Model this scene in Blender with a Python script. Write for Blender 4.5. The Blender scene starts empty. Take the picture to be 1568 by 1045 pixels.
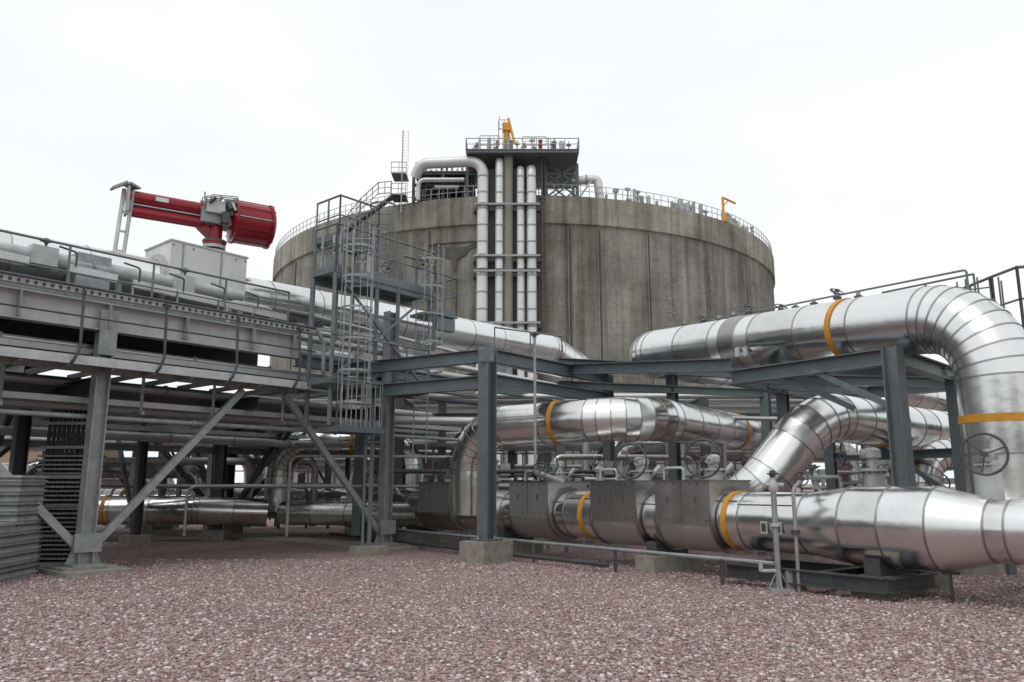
import bpy, math, random
import numpy as np
from mathutils import Vector, Matrix
random.seed(7)
V=Vector
scene=bpy.context.scene
scene.view_settings.view_transform='Standard'
scene.view_settings.look='None'
scene.view_settings.exposure=0
# ---------------------------------------------------------------- materials
def newmat(name):
    m=bpy.data.materials.new(name); m.use_nodes=True
    nt=m.node_tree; b=nt.nodes['Principled BSDF']
    return m,nt,b
def N(nt,t,**k):
    n=nt.nodes.new(t)
    for a,v in k.items(): setattr(n,a,v)
    return n
def ramp(nt,fac,stops):
    r=N(nt,'ShaderNodeValToRGB'); e=r.color_ramp.elements
    while len(e)<len(stops): e.new(0.5)
    for i,(p,c) in enumerate(stops):
        e[i].position=p; e[i].color=(c[0],c[1],c[2],1)
    nt.links.new(fac,r.inputs[0]); return r
def simple(name,col,rough=.5,metal=0,var=.25,scale=6,bump=.0,spec=.5):
    m,nt,b=newmat(name)
    tc=N(nt,'ShaderNodeTexCoord')
    n=N(nt,'ShaderNodeTexNoise'); n.inputs['Scale'].default_value=scale; n.inputs['Detail'].default_value=6
    n.inputs['Roughness'].default_value=.65
    nt.links.new(tc.outputs['Object'],n.inputs['Vector'])
    at=N(nt,'ShaderNodeAttribute'); at.attribute_name='rnd'
    ma=N(nt,'ShaderNodeMath',operation='MULTIPLY_ADD'); ma.inputs[1].default_value=.16
    nt.links.new(at.outputs['Fac'],ma.inputs[0]); nt.links.new(n.outputs['Fac'],ma.inputs[2])
    lo=[c*(1-var) for c in col]; hi=[min(1,c*(1+var)) for c in col]
    r=ramp(nt,ma.outputs[0],[(.35,lo),(.8,hi)])
    nt.links.new(r.outputs[0],b.inputs['Base Color'])
    b.inputs['Roughness'].default_value=rough; b.inputs['Metallic'].default_value=metal
    b.inputs['Specular IOR Level'].default_value=spec
    if bump:
        bp=N(nt,'ShaderNodeBump'); bp.inputs['Strength'].default_value=bump; bp.inputs['Distance'].default_value=.02
        nt.links.new(n.outputs['Fac'],bp.inputs['Height']); nt.links.new(bp.outputs[0],b.inputs['Normal'])
    return m
def clad(name,base=.62,rough=.2):
    m,nt,b=newmat(name)
    tc=N(nt,'ShaderNodeTexCoord')
    at=N(nt,'ShaderNodeAttribute'); at.attribute_name='rnd'
    n=N(nt,'ShaderNodeTexNoise'); n.inputs['Scale'].default_value=2.2; n.inputs['Detail'].default_value=7; n.inputs['Roughness'].default_value=.62
    nt.links.new(tc.outputs['Object'],n.inputs['Vector'])
    mx=N(nt,'ShaderNodeMath',operation='ADD'); nt.links.new(at.outputs['Fac'],mx.inputs[0]); nt.links.new(n.outputs['Fac'],mx.inputs[1])
    r=ramp(nt,mx.outputs[0],[(.3,(base*.82,base*.812,base*.79)),(1.0,(base*1.12,base*1.12,base*1.11))])
    mr=N(nt,'ShaderNodeMapRange'); mr.inputs[1].default_value=.3; mr.inputs[2].default_value=1.4
    mr.inputs[3].default_value=rough*.7; mr.inputs[4].default_value=rough*1.45
    nt.links.new(mx.outputs[0],mr.inputs[0]); nt.links.new(mr.outputs[0],b.inputs['Roughness'])
    nt.links.new(r.outputs[0],b.inputs['Base Color'])
    b.inputs['Metallic'].default_value=1
    n2=N(nt,'ShaderNodeTexNoise'); n2.inputs['Scale'].default_value=1.7; n2.inputs['Detail'].default_value=2
    nt.links.new(tc.outputs['Object'],n2.inputs['Vector'])
    n3=N(nt,'ShaderNodeTexNoise'); n3.inputs['Scale'].default_value=9; n3.inputs['Detail'].default_value=3
    nt.links.new(tc.outputs['Object'],n3.inputs['Vector'])
    b1=N(nt,'ShaderNodeBump'); b1.inputs['Strength'].default_value=.25; b1.inputs['Distance'].default_value=.05
    nt.links.new(n2.outputs['Fac'],b1.inputs['Height'])
    b2=N(nt,'ShaderNodeBump'); b2.inputs['Strength'].default_value=.14; b2.inputs['Distance'].default_value=.01
    nt.links.new(n3.outputs['Fac'],b2.inputs['Height']); nt.links.new(b1.outputs[0],b2.inputs['Normal'])
    nt.links.new(b2.outputs[0],b.inputs['Normal'])
    return m
CLAD=clad('stainless_cladding',.70,.205)
CLADD=clad('stainless_cladding_dull',.50,.38)
BAND=simple('cladding_seam_band',(.36,.36,.35),.35,1,.15)
GALV=simple('galvanised_steel',(.31,.325,.33),.5,.25,.25,5,.05)
GALVL=simple('galvanised_light',(.47,.48,.48),.5,.2,.2,4)
SLATE=simple('slate_painted_steel',(.125,.152,.163),.45,.1,.22,3)
DARK=simple('dark_steel',(.07,.076,.082),.5,.2,.3,5)
RAIL=simple('handrail_steel',(.15,.165,.17),.45,.2,.2,5)
CABLE=simple('cable_black',(.03,.032,.035),.55,0,.3,12)
YEL=simple('yellow_band_paint',(.54,.25,.022),.5,0,.2,5)
ORG=simple('orange_paint',(.70,.30,.02),.45,0,.1,5)
RED=simple('red_paint',(.25,.004,.016),.3,0,.15,4)
WHT=simple('white_paint',(.62,.63,.62),.4,0,.1,3)
TPIPE=simple('light_pipe_cladding',(.66,.67,.66),.4,.3,.14,.6)
CONC=simple('plinth_concrete',(.27,.25,.215),.9,0,.3,7,.4)
RUST=simple('rusty_rack',(.20,.115,.07),.8,0,.3,2)
BRICK=simple('far_render',(.34,.25,.17),.9,0,.2,.5)
GLASS=simple('window_glass',(.03,.04,.05),.1,0,.1,1)
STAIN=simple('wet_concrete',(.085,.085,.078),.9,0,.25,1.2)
ADDED_HILL=simple('added_hill_vegetation',(.06,.07,.035),.95,0,.5,.35)
# tank concrete
TX,TY,TR,TH=1.4,100.0,31.2,28.0
def tankmat():
    m,nt,b=newmat('tank_concrete')
    tc=N(nt,'ShaderNodeTexCoord'); sep=N(nt,'ShaderNodeSeparateXYZ'); nt.links.new(tc.outputs['Object'],sep.inputs[0])
    def streak(sx,sz,sc,det):
        mp=N(nt,'ShaderNodeMapping'); mp.inputs['Scale'].default_value=(sx,sx,sz); nt.links.new(tc.outputs['Object'],mp.inputs['Vector'])
        st=N(nt,'ShaderNodeTexNoise'); st.inputs['Scale'].default_value=sc; st.inputs['Detail'].default_value=det; st.inputs['Roughness'].default_value=.7
        nt.links.new(mp.outputs[0],st.inputs['Vector']); return st
    st=streak(1,.03,1.3,9); st2=streak(1,.05,.33,6)
    bl=N(nt,'ShaderNodeTexNoise'); bl.inputs['Scale'].default_value=.22; bl.inputs['Detail'].default_value=10; bl.inputs['Roughness'].default_value=.68
    nt.links.new(tc.outputs['Object'],bl.inputs['Vector'])
    fine=N(nt,'ShaderNodeTexNoise'); fine.inputs['Scale'].default_value=2.5; fine.inputs['Detail'].default_value=8; fine.inputs['Roughness'].default_value=.75
    nt.links.new(tc.outputs['Object'],fine.inputs['Vector'])
    c1=ramp(nt,st.outputs['Fac'],[(.32,(.17,.165,.148)),(.48,(.275,.268,.242)),(.68,(.36,.352,.325))])
    cur=c1.outputs[0]
    def mulby(cur,out,f=1):
        mul=N(nt,'ShaderNodeMix',data_type='RGBA',blend_type='MULTIPLY'); mul.inputs[0].default_value=f
        nt.links.new(cur,mul.inputs[6]); nt.links.new(out,mul.inputs[7]); return mul.outputs[2]
    cur=mulby(cur,ramp(nt,st2.outputs['Fac'],[(.38,(.66,.65,.62)),(.55,(1,1,1))]).outputs[0])
    cur=mulby(cur,ramp(nt,bl.outputs['Fac'],[(.36,(.64,.63,.60)),(.60,(1.08,1.08,1.06))]).outputs[0])
    cur=mulby(cur,ramp(nt,fine.outputs['Fac'],[(.3,(.78,.78,.77)),(.65,(1.1,1.1,1.1))]).outputs[0])
    dv=N(nt,'ShaderNodeMath',operation='DIVIDE'); dv.inputs[1].default_value=1.25; nt.links.new(sep.outputs[2],dv.inputs[0])
    fr=N(nt,'ShaderNodeMath',operation='FRACT'); nt.links.new(dv.outputs[0],fr.inputs[0])
    cur=mulby(cur,ramp(nt,fr.outputs[0],[(0,(.78,.78,.78)),(.04,(.78,.78,.78)),(.07,(1,1,1))]).outputs[0],.7)
    tr=N(nt,'ShaderNodeMapRange'); tr.inputs[1].default_value=24.9; tr.inputs[2].default_value=25.5
    nt.links.new(sep.outputs[2],tr.inputs[0])
    cur=mulby(cur,ramp(nt,tr.outputs[0],[(0,(1,1,1)),(1,(1.3,1.3,1.27))]).outputs[0])
    nt.links.new(cur,b.inputs['Base Color'])
    b.inputs['Roughness'].default_value=.95; b.inputs['Specular IOR Level'].default_value=.2
    bp=N(nt,'ShaderNodeBump'); bp.inputs['Strength'].default_value=.3; bp.inputs['Distance'].default_value=.1
    nt.links.new(fine.outputs['Fac'],bp.inputs['Height']); nt.links.new(bp.outputs[0],b.inputs['Normal'])
    return m
TANK=tankmat()
STC=[(0,(.15,.105,.10)),(.25,(.29,.195,.185)),(.5,(.39,.265,.25)),(.7,(.35,.29,.28)),(.87,(.49,.40,.385)),(1,(.72,.66,.64))]
def gravelmat():
    m,nt,b=newmat('pink_gravel')
    tc=N(nt,'ShaderNodeTexCoord')
    dn=N(nt,'ShaderNodeTexNoise'); dn.inputs['Scale'].default_value=30; nt.links.new(tc.outputs['Object'],dn.inputs['Vector'])
    mxv=N(nt,'ShaderNodeMix',data_type='RGBA',blend_type='LINEAR_LIGHT'); mxv.inputs[0].default_value=.012
    nt.links.new(tc.outputs['Object'],mxv.inputs[6]); nt.links.new(dn.outputs['Color'],mxv.inputs[7])
    v=N(nt,'ShaderNodeTexVoronoi'); v.inputs['Scale'].default_value=38; nt.links.new(mxv.outputs[2],v.inputs['Vector'])
    sp=N(nt,'ShaderNodeSeparateColor'); nt.links.new(v.outputs['Color'],sp.inputs[0])
    c=ramp(nt,sp.outputs[0],STC)
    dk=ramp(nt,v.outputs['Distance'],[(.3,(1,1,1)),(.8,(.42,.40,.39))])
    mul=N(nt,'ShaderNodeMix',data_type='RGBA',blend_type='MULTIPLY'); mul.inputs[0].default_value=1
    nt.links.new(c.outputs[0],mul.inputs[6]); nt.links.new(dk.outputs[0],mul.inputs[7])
    big=N(nt,'ShaderNodeTexNoise'); big.inputs['Scale'].default_value=.45; big.inputs['Detail'].default_value=9; big.inputs['Roughness'].default_value=.65; nt.links.new(tc.outputs['Object'],big.inputs['Vector'])
    bc=ramp(nt,big.outputs['Fac'],[(.3,(.78,.78,.79)),(.5,(1.03,1.0,1.0)),(.7,(1.22,1.17,1.14))])
    mul2=N(nt,'ShaderNodeMix',data_type='RGBA',blend_type='MULTIPLY'); mul2.inputs[0].default_value=1
    nt.links.new(mul.outputs[2],mul2.inputs[6]); nt.links.new(bc.outputs[0],mul2.inputs[7])
    nt.links.new(mul2.outputs[2],b.inputs['Base Color']); b.inputs['Roughness'].default_value=.9
    b.inputs['Specular IOR Level'].default_value=.25
    bp=N(nt,'ShaderNodeBump'); bp.invert=True; bp.inputs['Strength'].default_value=.8; bp.inputs['Distance'].default_value=.02
    nt.links.new(v.outputs['Distance'],bp.inputs['Height']); nt.links.new(bp.outputs[0],b.inputs['Normal'])
    return m
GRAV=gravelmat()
def stonemat():
    m,nt,b=newmat('gravel_stone')
    at=N(nt,'ShaderNodeAttribute'); at.attribute_name='rnd'
    c=ramp(nt,at.outputs['Fac'],STC)
    nt.links.new(c.outputs[0],b.inputs['Base Color']); b.inputs['Roughness'].default_value=.85
    return m
STONE=stonemat()
# ---------------------------------------------------------------- builder
def basis(d):
    d=d.normalized(); a=V((0,0,1)) if abs(d.z)<.95 else V((1,0,0))
    u=d.cross(a).normalized(); w=u.cross(d).normalized(); return u,w
class B:
    def __init__(s,name): s.name=name; s.v=[]; s.f=[]; s.m=[]; s.s=[]; s.r=[]; s.mats=[]
    def mi(s,mat):
        if mat not in s.mats: s.mats.append(mat)
        return s.mats.index(mat)
    def add(s,vs,fs,mat,smooth=False,rnd=None):
        o=len(s.v); s.v+= [tuple(x) for x in vs]; k=s.mi(mat)
        if rnd is None: rnd=random.random()
        for f in fs:
            s.f.append([i+o for i in f]); s.m.append(k); s.s.append(smooth); s.r.append(rnd)
    def obox(s,c,ax,ay,az,mat):
        c=V(c); vs=[c+ax*i+ay*j+az*k for i in(-1,1) for j in(-1,1) for k in(-1,1)]
        fs=[(0,1,3,2),(4,6,7,5),(0,4,5,1),(2,3,7,6),(0,2,6,4),(1,5,7,3)]
        s.add(vs,fs,mat)
    def box(s,c,size,mat,rot=0):
        ca,sa=math.cos(rot),math.sin(rot)
        s.obox(c,V((ca,sa,0))*size[0]/2,V((-sa,ca,0))*size[1]/2,V((0,0,size[2]/2)),mat)
    def beam(s,p,q,w,h,mat):
        p=V(p);q=V(q);d=q-p;u,wv=basis(d)
        s.obox((p+q)/2,d/2,u*w/2,wv*h/2,mat)
    def ibeam(s,p,q,w,h,mat,t=.02,up=None):
        p=V(p);q=V(q);d=q-p;u,wv=basis(d)
        if up is not None:
            wv=V(up).normalized(); u=d.normalized().cross(wv).normalized()
        c=(p+q)/2
        s.obox(c,d/2,u*t/2,wv*(h/2-t),mat)
        s.obox(c+wv*(h/2-t/2),d/2,u*w/2,wv*t/2,mat); s.obox(c-wv*(h/2-t/2),d/2,u*w/2,wv*t/2,mat)
    def lathe(s,p,q,prof,mat,seg=20,split=False,caps=True,smooth=True):
        p=V(p);q=V(q);d=(q-p).normalized();u,w=basis(d)
        def ring(t,r): return [p+d*t+(u*math.cos(a)+w*math.sin(a))*r for a in [2*math.pi*i/seg for i in range(seg)]]
        if split:
            for (t0,r0),(t1,r1) in zip(prof[:-1],prof[1:]):
                vs=ring(t0,r0)+ring(t1,r1)
                s.add(vs,[(i,(i+1)%seg,seg+(i+1)%seg,seg+i) for i in range(seg)],mat,smooth)
        else:
            vs=[];fs=[]
            for t,r in prof: vs+=ring(t,r)
            for k in range(len(prof)-1):
                fs+=[(k*seg+i,k*seg+(i+1)%seg,(k+1)*seg+(i+1)%seg,(k+1)*seg+i) for i in range(seg)]
            s.add(vs,fs,mat,smooth)
        if caps:
            s.add(ring(*prof[0]),[tuple(range(seg))[::-1]],mat); s.add(ring(*prof[-1]),[tuple(range(seg))],mat)
    def cyl(s,p,q,r,mat,seg=12,r2=None,caps=True):
        L=(V(q)-V(p)).length; s.lathe(p,q,[(0,r),(L,r if r2 is None else r2)],mat,seg,caps=caps)
    def ring(s,c,d,r,w,mat,seg=28):
        c=V(c);d=V(d).normalized(); s.lathe(c-d*w/2,c+d*w/2,[(0,r-.05),(0,r),(w,r),(w,r-.05)],mat,seg,split=True,caps=False)
    def tube(s,pts,r,mat,R=None,seg=10,n=6):
        P,_=bend([V(p) for p in pts],R if R else r*3,n)
        s.sweep(P,r,mat,seg)
    def sweep(s,P,r,mat,seg,closed=False):
        rings=frames(P,r,seg)
        vs=[x for g in rings for x in g]
        fs=[(k*seg+i,k*seg+(i+1)%seg,(k+1)*seg+(i+1)%seg,(k+1)*seg+i) for k in range(len(P)-1) for i in range(seg)]
        s.add(vs,fs,mat,True)
        s.add(rings[0],[tuple(range(seg))[::-1]],mat); s.add(rings[-1],[tuple(range(seg))],mat)
    def cladpipe(s,pts,r,R=1.3,seg=32,space=1.15,n=6,mat=None,caps=True,bands=True):
        mat=mat or CLAD
        P,arc=bend([V(p) for p in pts],R,n)
        Q=[P[0]]
        for a,b,k in zip(P[:-1],P[1:],arc):
            L=(b-a).length
            if not k and L>space*1.3:
                m=max(1,round(L/space))
                for i in range(1,m): Q.append(a+(b-a)*(i/m))
            Q.append(b)
        G=frames(Q,r,seg)
        for g,h in zip(G[:-1],G[1:]):
            s.add(g+h,[(i,(i+1)%seg,seg+(i+1)%seg,seg+i) for i in range(seg)],mat,True)
        if bands:
            for i in range(1,len(Q)-1):
                d=((Q[i+1]-Q[i]).normalized()+(Q[i]-Q[i-1]).normalized()).normalized()
                s.ring(Q[i],d,r+.009,.028,BAND,seg)
        if caps:
            s.add(G[0],[tuple(range(seg))[::-1]],mat); s.add(G[-1],[tuple(range(seg))],mat)
        return Q
    def torus(s,c,nrm,R,r,mat,seg=28,k=8):
        c=V(c);u,w=basis(V(nrm)); nn=V(nrm).normalized(); vs=[];fs=[]
        for i in range(seg):
            a=2*math.pi*i/seg; e=u*math.cos(a)+w*math.sin(a)
            for j in range(k):
                b=2*math.pi*j/k; vs.append(c+e*(R+r*math.cos(b))+nn*r*math.sin(b))
        for i in range(seg):
            for j in range(k):
                fs.append((i*k+j,((i+1)%seg)*k+j,((i+1)%seg)*k+(j+1)%k,i*k+(j+1)%k))
        s.add(vs,fs,mat,True)
    def wheel(s,c,nrm,R,mat,spokes=4):
        c=V(c);u,w=basis(V(nrm)); nn=V(nrm).normalized()
        s.torus(c,nrm,R,R*.045+.006,mat)
        a0=random.random()
        for i in range(spokes):
            a=a0+2*math.pi*i/spokes; s.cyl(c+nn*-.03,c+(u*math.cos(a)+w*math.sin(a))*R,.012,mat,6)
        s.cyl(c-nn*.06,c+nn*.05,.045,mat,10)
    def gate(s,c,nrm,h=.7,R=.28,mat=None,body=None):
        c=V(c); nn=V(nrm).normalized(); mat=mat or DARK; body=body or GALVL
        s.lathe(c,c+V((0,0,1)),[(0,.17),(h*.45,.17),(h*.45,.24),(h*.53,.24),(h*.53,.1),(h*.8,.09),(h*.8,.15),(h,.15),(h+.04,.08)],body,16,split=True)
        for i in range(8):
            a=i*math.pi/4; e=V((math.cos(a),math.sin(a),0))*.205
            s.cyl(c+e+V((0,0,h*.40)),c+e+V((0,0,h*.58)),.016,DARK,6)
        g=c+V((0,0,h*.9)); s.cyl(g,g+nn*.5,.03,GALVL,8); s.cyl(g-nn*.12,g+nn*.2,.09,body,12)
        s.wheel(g+nn*.5,nn,R,mat,3)
    def fl(s,c,d,r,w,mat,seg=16):
        c=V(c);d=V(d).normalized(); s.cyl(c-d*w/2,c+d*w/2,r,mat,seg)
    def rail(s,pts,h=1.1,sp=1.5,mat=None,r=.024,toe=True,mid=True):
        mat=mat or RAIL; pts=[V(p) for p in pts]; up=V((0,0,1))
        for a,b in zip(pts[:-1],pts[1:]):
            L=(b-a).length; n=max(1,round(L/sp))
            for i in range(n+1):
                p=a+(b-a)*(i/n); s.cyl(p,p+up*h,r,mat,6,caps=False)
            s.cyl(a+up*h,b+up*h,r*1.1,mat,8)
            if mid: s.cyl(a+up*h*.52,b+up*h*.52,r*.75,mat,6)
            if toe: s.beam(a+up*.07,b+up*.07,.008,.12,mat)
    def ladder(s,base,z1,nrm,w=.45,cage=True,mat=None,cz=2.2):
        mat=mat or RAIL; base=V(base); nn=V(nrm).normalized(); sd=V((-nn.y,nn.x,0))
        z0=base.z; up=V((0,0,1)); H=z1-z0
        for k in(-1,1): s.beam(base+sd*k*w/2,base+sd*k*w/2+up*H,.05,.03,mat)
        z=.2
        while z<H: s.cyl(base-sd*w/2+up*z,base+sd*w/2+up*z,.014,mat,6,caps=False); z+=.3
        if cage:
            z=cz; R=.37
            while z<=H+.01:
                pts=[base+up*z+nn*(.33+R*math.cos(a))+sd*R*math.sin(a) for a in [math.pi*(-.78+1.56*i/12) for i in range(13)]]
                pts=[base+up*z-sd*w/2]+pts+[base+up*z+sd*w/2]
                for a,b in zip(pts[:-1],pts[1:]): s.beam(a,b,.012,.05,mat)
                z+=.75
            for a in (-1.9,-1,-.5,0,.5,1,1.9):
                o=nn*(.33+R*math.cos(a))+sd*R*math.sin(a); s.beam(base+o+up*cz,base+o+up*H,.035,.012,mat)
    def grate(s,c,ax,ay,mat,n=10):
        # open bar grating deck panel, ax/ay half-axes
        c=V(c); up=V((0,0,.02))
        for k in(-1,1):
            s.obox(c+ay*k,ax,ay.normalized()*.02,V((0,0,.06)),mat); s.obox(c+ax*k,ax.normalized()*.02,ay,V((0,0,.06)),mat)
        m=max(4,int(ax.length*2/.07))
        for i in range(m): s.obox(c+ax*(-1+2*(i+.5)/m),ax.normalized()*.012,ay,up,mat)
    def done(s):
        me=bpy.data.meshes.new(s.name); me.from_pydata(s.v,[],s.f)
        for m in s.mats: me.materials.append(m)
        me.polygons.foreach_set('material_index',s.m); me.polygons.foreach_set('use_smooth',s.s)
        at=me.attributes.new('rnd','FLOAT','FACE'); at.data.foreach_set('value',s.r)
        me.update(); o=bpy.data.objects.new(s.name,me); scene.collection.objects.link(o); return o
def bend(pts,R,n):
    out=[pts[0]];arc=[]
    for i in range(1,len(pts)-1):
        a,b,c=pts[i-1],pts[i],pts[i+1]; d1=(b-a).normalized(); d2=(c-b).normalized()
        ang=d1.angle(d2)
        if ang<.02: out.append(b);arc.append(False);continue
        T=min(R*math.tan(ang/2),(b-a).length*.49,(c-b).length*.49)
        Rr=T/math.tan(ang/2); p=b-d1*T
        nrm=(d2-d1*d2.dot(d1)).normalized(); cen=p+nrm*Rr
        out.append(p);arc.append(False)
        k=max(2,int(n*ang/(math.pi/2)+.5))
        for j in range(1,k+1):
            t=ang*j/k; out.append(cen-nrm*Rr*math.cos(t)+d1*Rr*math.sin(t)); arc.append(True)
    out.append(pts[-1]);arc.append(False)
    return out,arc
def frames(P,r,seg):
    rings=[];u=None
    for i,p in enumerate(P):
        if i==0:d=(P[1]-p)
        elif i==len(P)-1:d=p-P[i-1]
        else:d=(P[i+1]-p).normalized()+(p-P[i-1]).normalized()
        d=d.normalized()
        if u is None:u,w=basis(d)
        else:
            u=(u-d*u.dot(d)).normalized();w=u.cross(d).normalized()
        rings.append([p+(u*math.cos(a)+w*math.sin(a))*r for a in [2*math.pi*k/seg for k in range(seg)]])
    return rings
# ---------------------------------------------------------------- ground
g=B('gravel_ground'); S=1500
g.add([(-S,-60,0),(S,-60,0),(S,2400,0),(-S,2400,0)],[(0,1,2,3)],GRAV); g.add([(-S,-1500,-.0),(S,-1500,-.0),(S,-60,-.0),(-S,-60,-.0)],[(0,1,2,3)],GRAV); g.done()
def stones(n):
    t=(1+5**.5)/2
    ico=np.array([(-1,t,0),(1,t,0),(-1,-t,0),(1,-t,0),(0,-1,t),(0,1,t),(0,-1,-t),(0,1,-t),(t,0,-1),(t,0,1),(-t,0,-1),(-t,0,1)])/1.9
    F=np.array([(0,11,5),(0,5,1),(0,1,7),(0,7,10),(0,10,11),(1,5,9),(5,11,4),(11,10,2),(10,7,6),(7,1,8),(3,9,4),(3,4,2),(3,2,6),(3,6,8),(3,8,9),(4,9,5),(2,4,11),(6,2,10),(8,6,7),(9,8,1)])
    rg=np.random.default_rng(3)
    y=6+12*rg.random(n)**1.4; x=(rg.random(n)*2-1)*(.70*y+.3)
    sz=.008+.014*rg.random(n)**2
    vs=ico[None]*(1+.35*(rg.random((n,12,1))-.5))*sz[:,None,None]*np.stack([1+.6*rg.random(n),1+.5*rg.random(n),.6+.4*rg.random(n)],1)[:,None,:]
    a=rg.random(n)*6.28; c,s_=np.cos(a)[:,None],np.sin(a)[:,None]
    X=vs[:,:,0]*c-vs[:,:,1]*s_+x[:,None]; Y=vs[:,:,0]*s_+vs[:,:,1]*c+y[:,None]; Z=vs[:,:,2]+(sz*.35)[:,None]
    co=np.stack([X,Y,Z],2).reshape(-1,3); fa=(F[None]+12*np.arange(n)[:,None,None]).reshape(-1,3)
    me=bpy.data.meshes.new('loose_gravel'); me.vertices.add(len(co)); me.vertices.foreach_set('co',co.ravel().astype('f'))
    me.loops.add(fa.size); me.loops.foreach_set('vertex_index',fa.ravel().astype('i'))
    me.polygons.add(len(fa)); me.polygons.foreach_set('loop_start',(np.arange(len(fa))*3).astype('i'))
    me.update(calc_edges=True); at=me.attributes.new('rnd','FLOAT','FACE'); at.data.foreach_set('value',np.repeat(rg.random(n),20).astype('f'))
    me.materials.append(STONE); me.validate()
    scene.collection.objects.link(bpy.data.objects.new('loose_gravel',me))
stones(80000)
# wooded ridge added out of view so the pipes reflect a dark horizon
def added_ridge():
    b=B('added_hills'); na,nr=140,9; vs=[];fs=[]; rr=random.Random(5)
    for i in range(na+1):
        a=math.radians(62+236*i/na)
        for j in range(nr):
            r=48+j*9; h=[-.5,4.5,8,10.5,12,13,12,9,-.5][j]*(.8+.25*math.sin(a*7)+.12*math.sin(a*23))+(rr.uniform(-1.1,1.1) if 0<j<nr-1 else 0)
            vs.append((r*math.sin(a)+rr.uniform(-1,1),r*math.cos(a)+rr.uniform(-1,1),h))
    for i in range(na):
        for j in range(nr-1): k=i*nr+j; fs.append((k,k+1,k+nr+1,k+nr))
    b.add(vs,fs,ADDED_HILL); b.done()
added_ridge()
# ---------------------------------------------------------------- tank
def rimpt(ang,r,z): return V((TX+r*math.sin(ang),TY-r*math.cos(ang),z))
def tank():
    b=B('storage_tank'); n=192
    prof=[(TR,0),(TR,25.2),(TR+.22,25.35),(TR+.22,28.0),(TR-.3,28.0)]
    A=[2*math.pi*i/n for i in range(n)]
    for (r0,z0),(r1,z1) in zip(prof[:-1],prof[1:]):
        vs=[rimpt(a,r0,z0) for a in A]+[rimpt(a,r1,z1) for a in A]
        b.add(vs,[(i,(i+1)%n,n+(i+1)%n,n+i) for i in range(n)],TANK,True)
    vs=[];fs=[]
    for k in range(9):
        rr=(TR-.3)*(1-k/8.0)+.01; z=28+4*(1-(rr/TR)**2)
        vs+=[rimpt(a,rr,z) for a in A]
    for k in range(8): fs+=[(k*n+i,k*n+(i+1)%n,(k+1)*n+(i+1)%n,(k+1)*n+i) for i in range(n)]
    b.add(vs,fs,CONC,True)
    for px in (-.62,-.30,.12,.21,.37,.60,.85,-.9):
        p=rimpt(px,TR+.05,12.5); b.box(p,(.14,.16,25),TANK,px)
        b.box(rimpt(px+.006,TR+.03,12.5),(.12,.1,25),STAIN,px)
        b.box(rimpt(px,TR+.25,26.6),(.1,.06,2.7),TANK,px)
    for i in range(70):
        a=random.choice([.44,.46,.62]); z=13+random.random()*9
        b.box(rimpt(a+random.uniform(-.004,.004),TR+.02,z),(.16,.1,.16),CONC,a)
    m=150
    for i in range(m):
        a0=-2.0+4.0*i/m; a1=-2.0+4.0*(i+1)/m
        p=rimpt(a0,TR+.05,28);q=rimpt(a1,TR+.05,28)
        b.cyl(p,p+V((0,0,1.15)),.04,GALVL,5,caps=False)
        for h in(.6,1.15): b.cyl(p+V((0,0,h)),q+V((0,0,h)),.035,GALVL,5,caps=False)
    for i in range(60):
        a=random.uniform(.2,.98); p=rimpt(a,TR-.8,28.1); h=random.uniform(.4,1.6)
        if i%3: b.box(p+V((0,0,h/2)),(random.uniform(.08,.35),.3,h),random.choice([GALVL,GALV,CONC]),a)
        else: b.cyl(p,p+V((0,0,h)),.08,random.choice([WHT,GALV]),8); b.box(p+V((0,0,h)),(.5,.3,.2),GALV,a)
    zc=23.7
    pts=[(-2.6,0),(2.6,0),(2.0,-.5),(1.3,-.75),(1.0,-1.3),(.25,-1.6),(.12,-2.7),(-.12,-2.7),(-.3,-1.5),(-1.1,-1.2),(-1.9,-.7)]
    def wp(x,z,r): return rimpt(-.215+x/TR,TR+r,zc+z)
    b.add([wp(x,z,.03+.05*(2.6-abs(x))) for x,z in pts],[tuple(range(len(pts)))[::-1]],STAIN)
    for k in range(8):
        x=-2.6+.65*k+.32; b.box(wp(x,.05,.1),(.66,.2,.08),TANK,-.215+x/TR)
    b.done()
tank()
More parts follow.
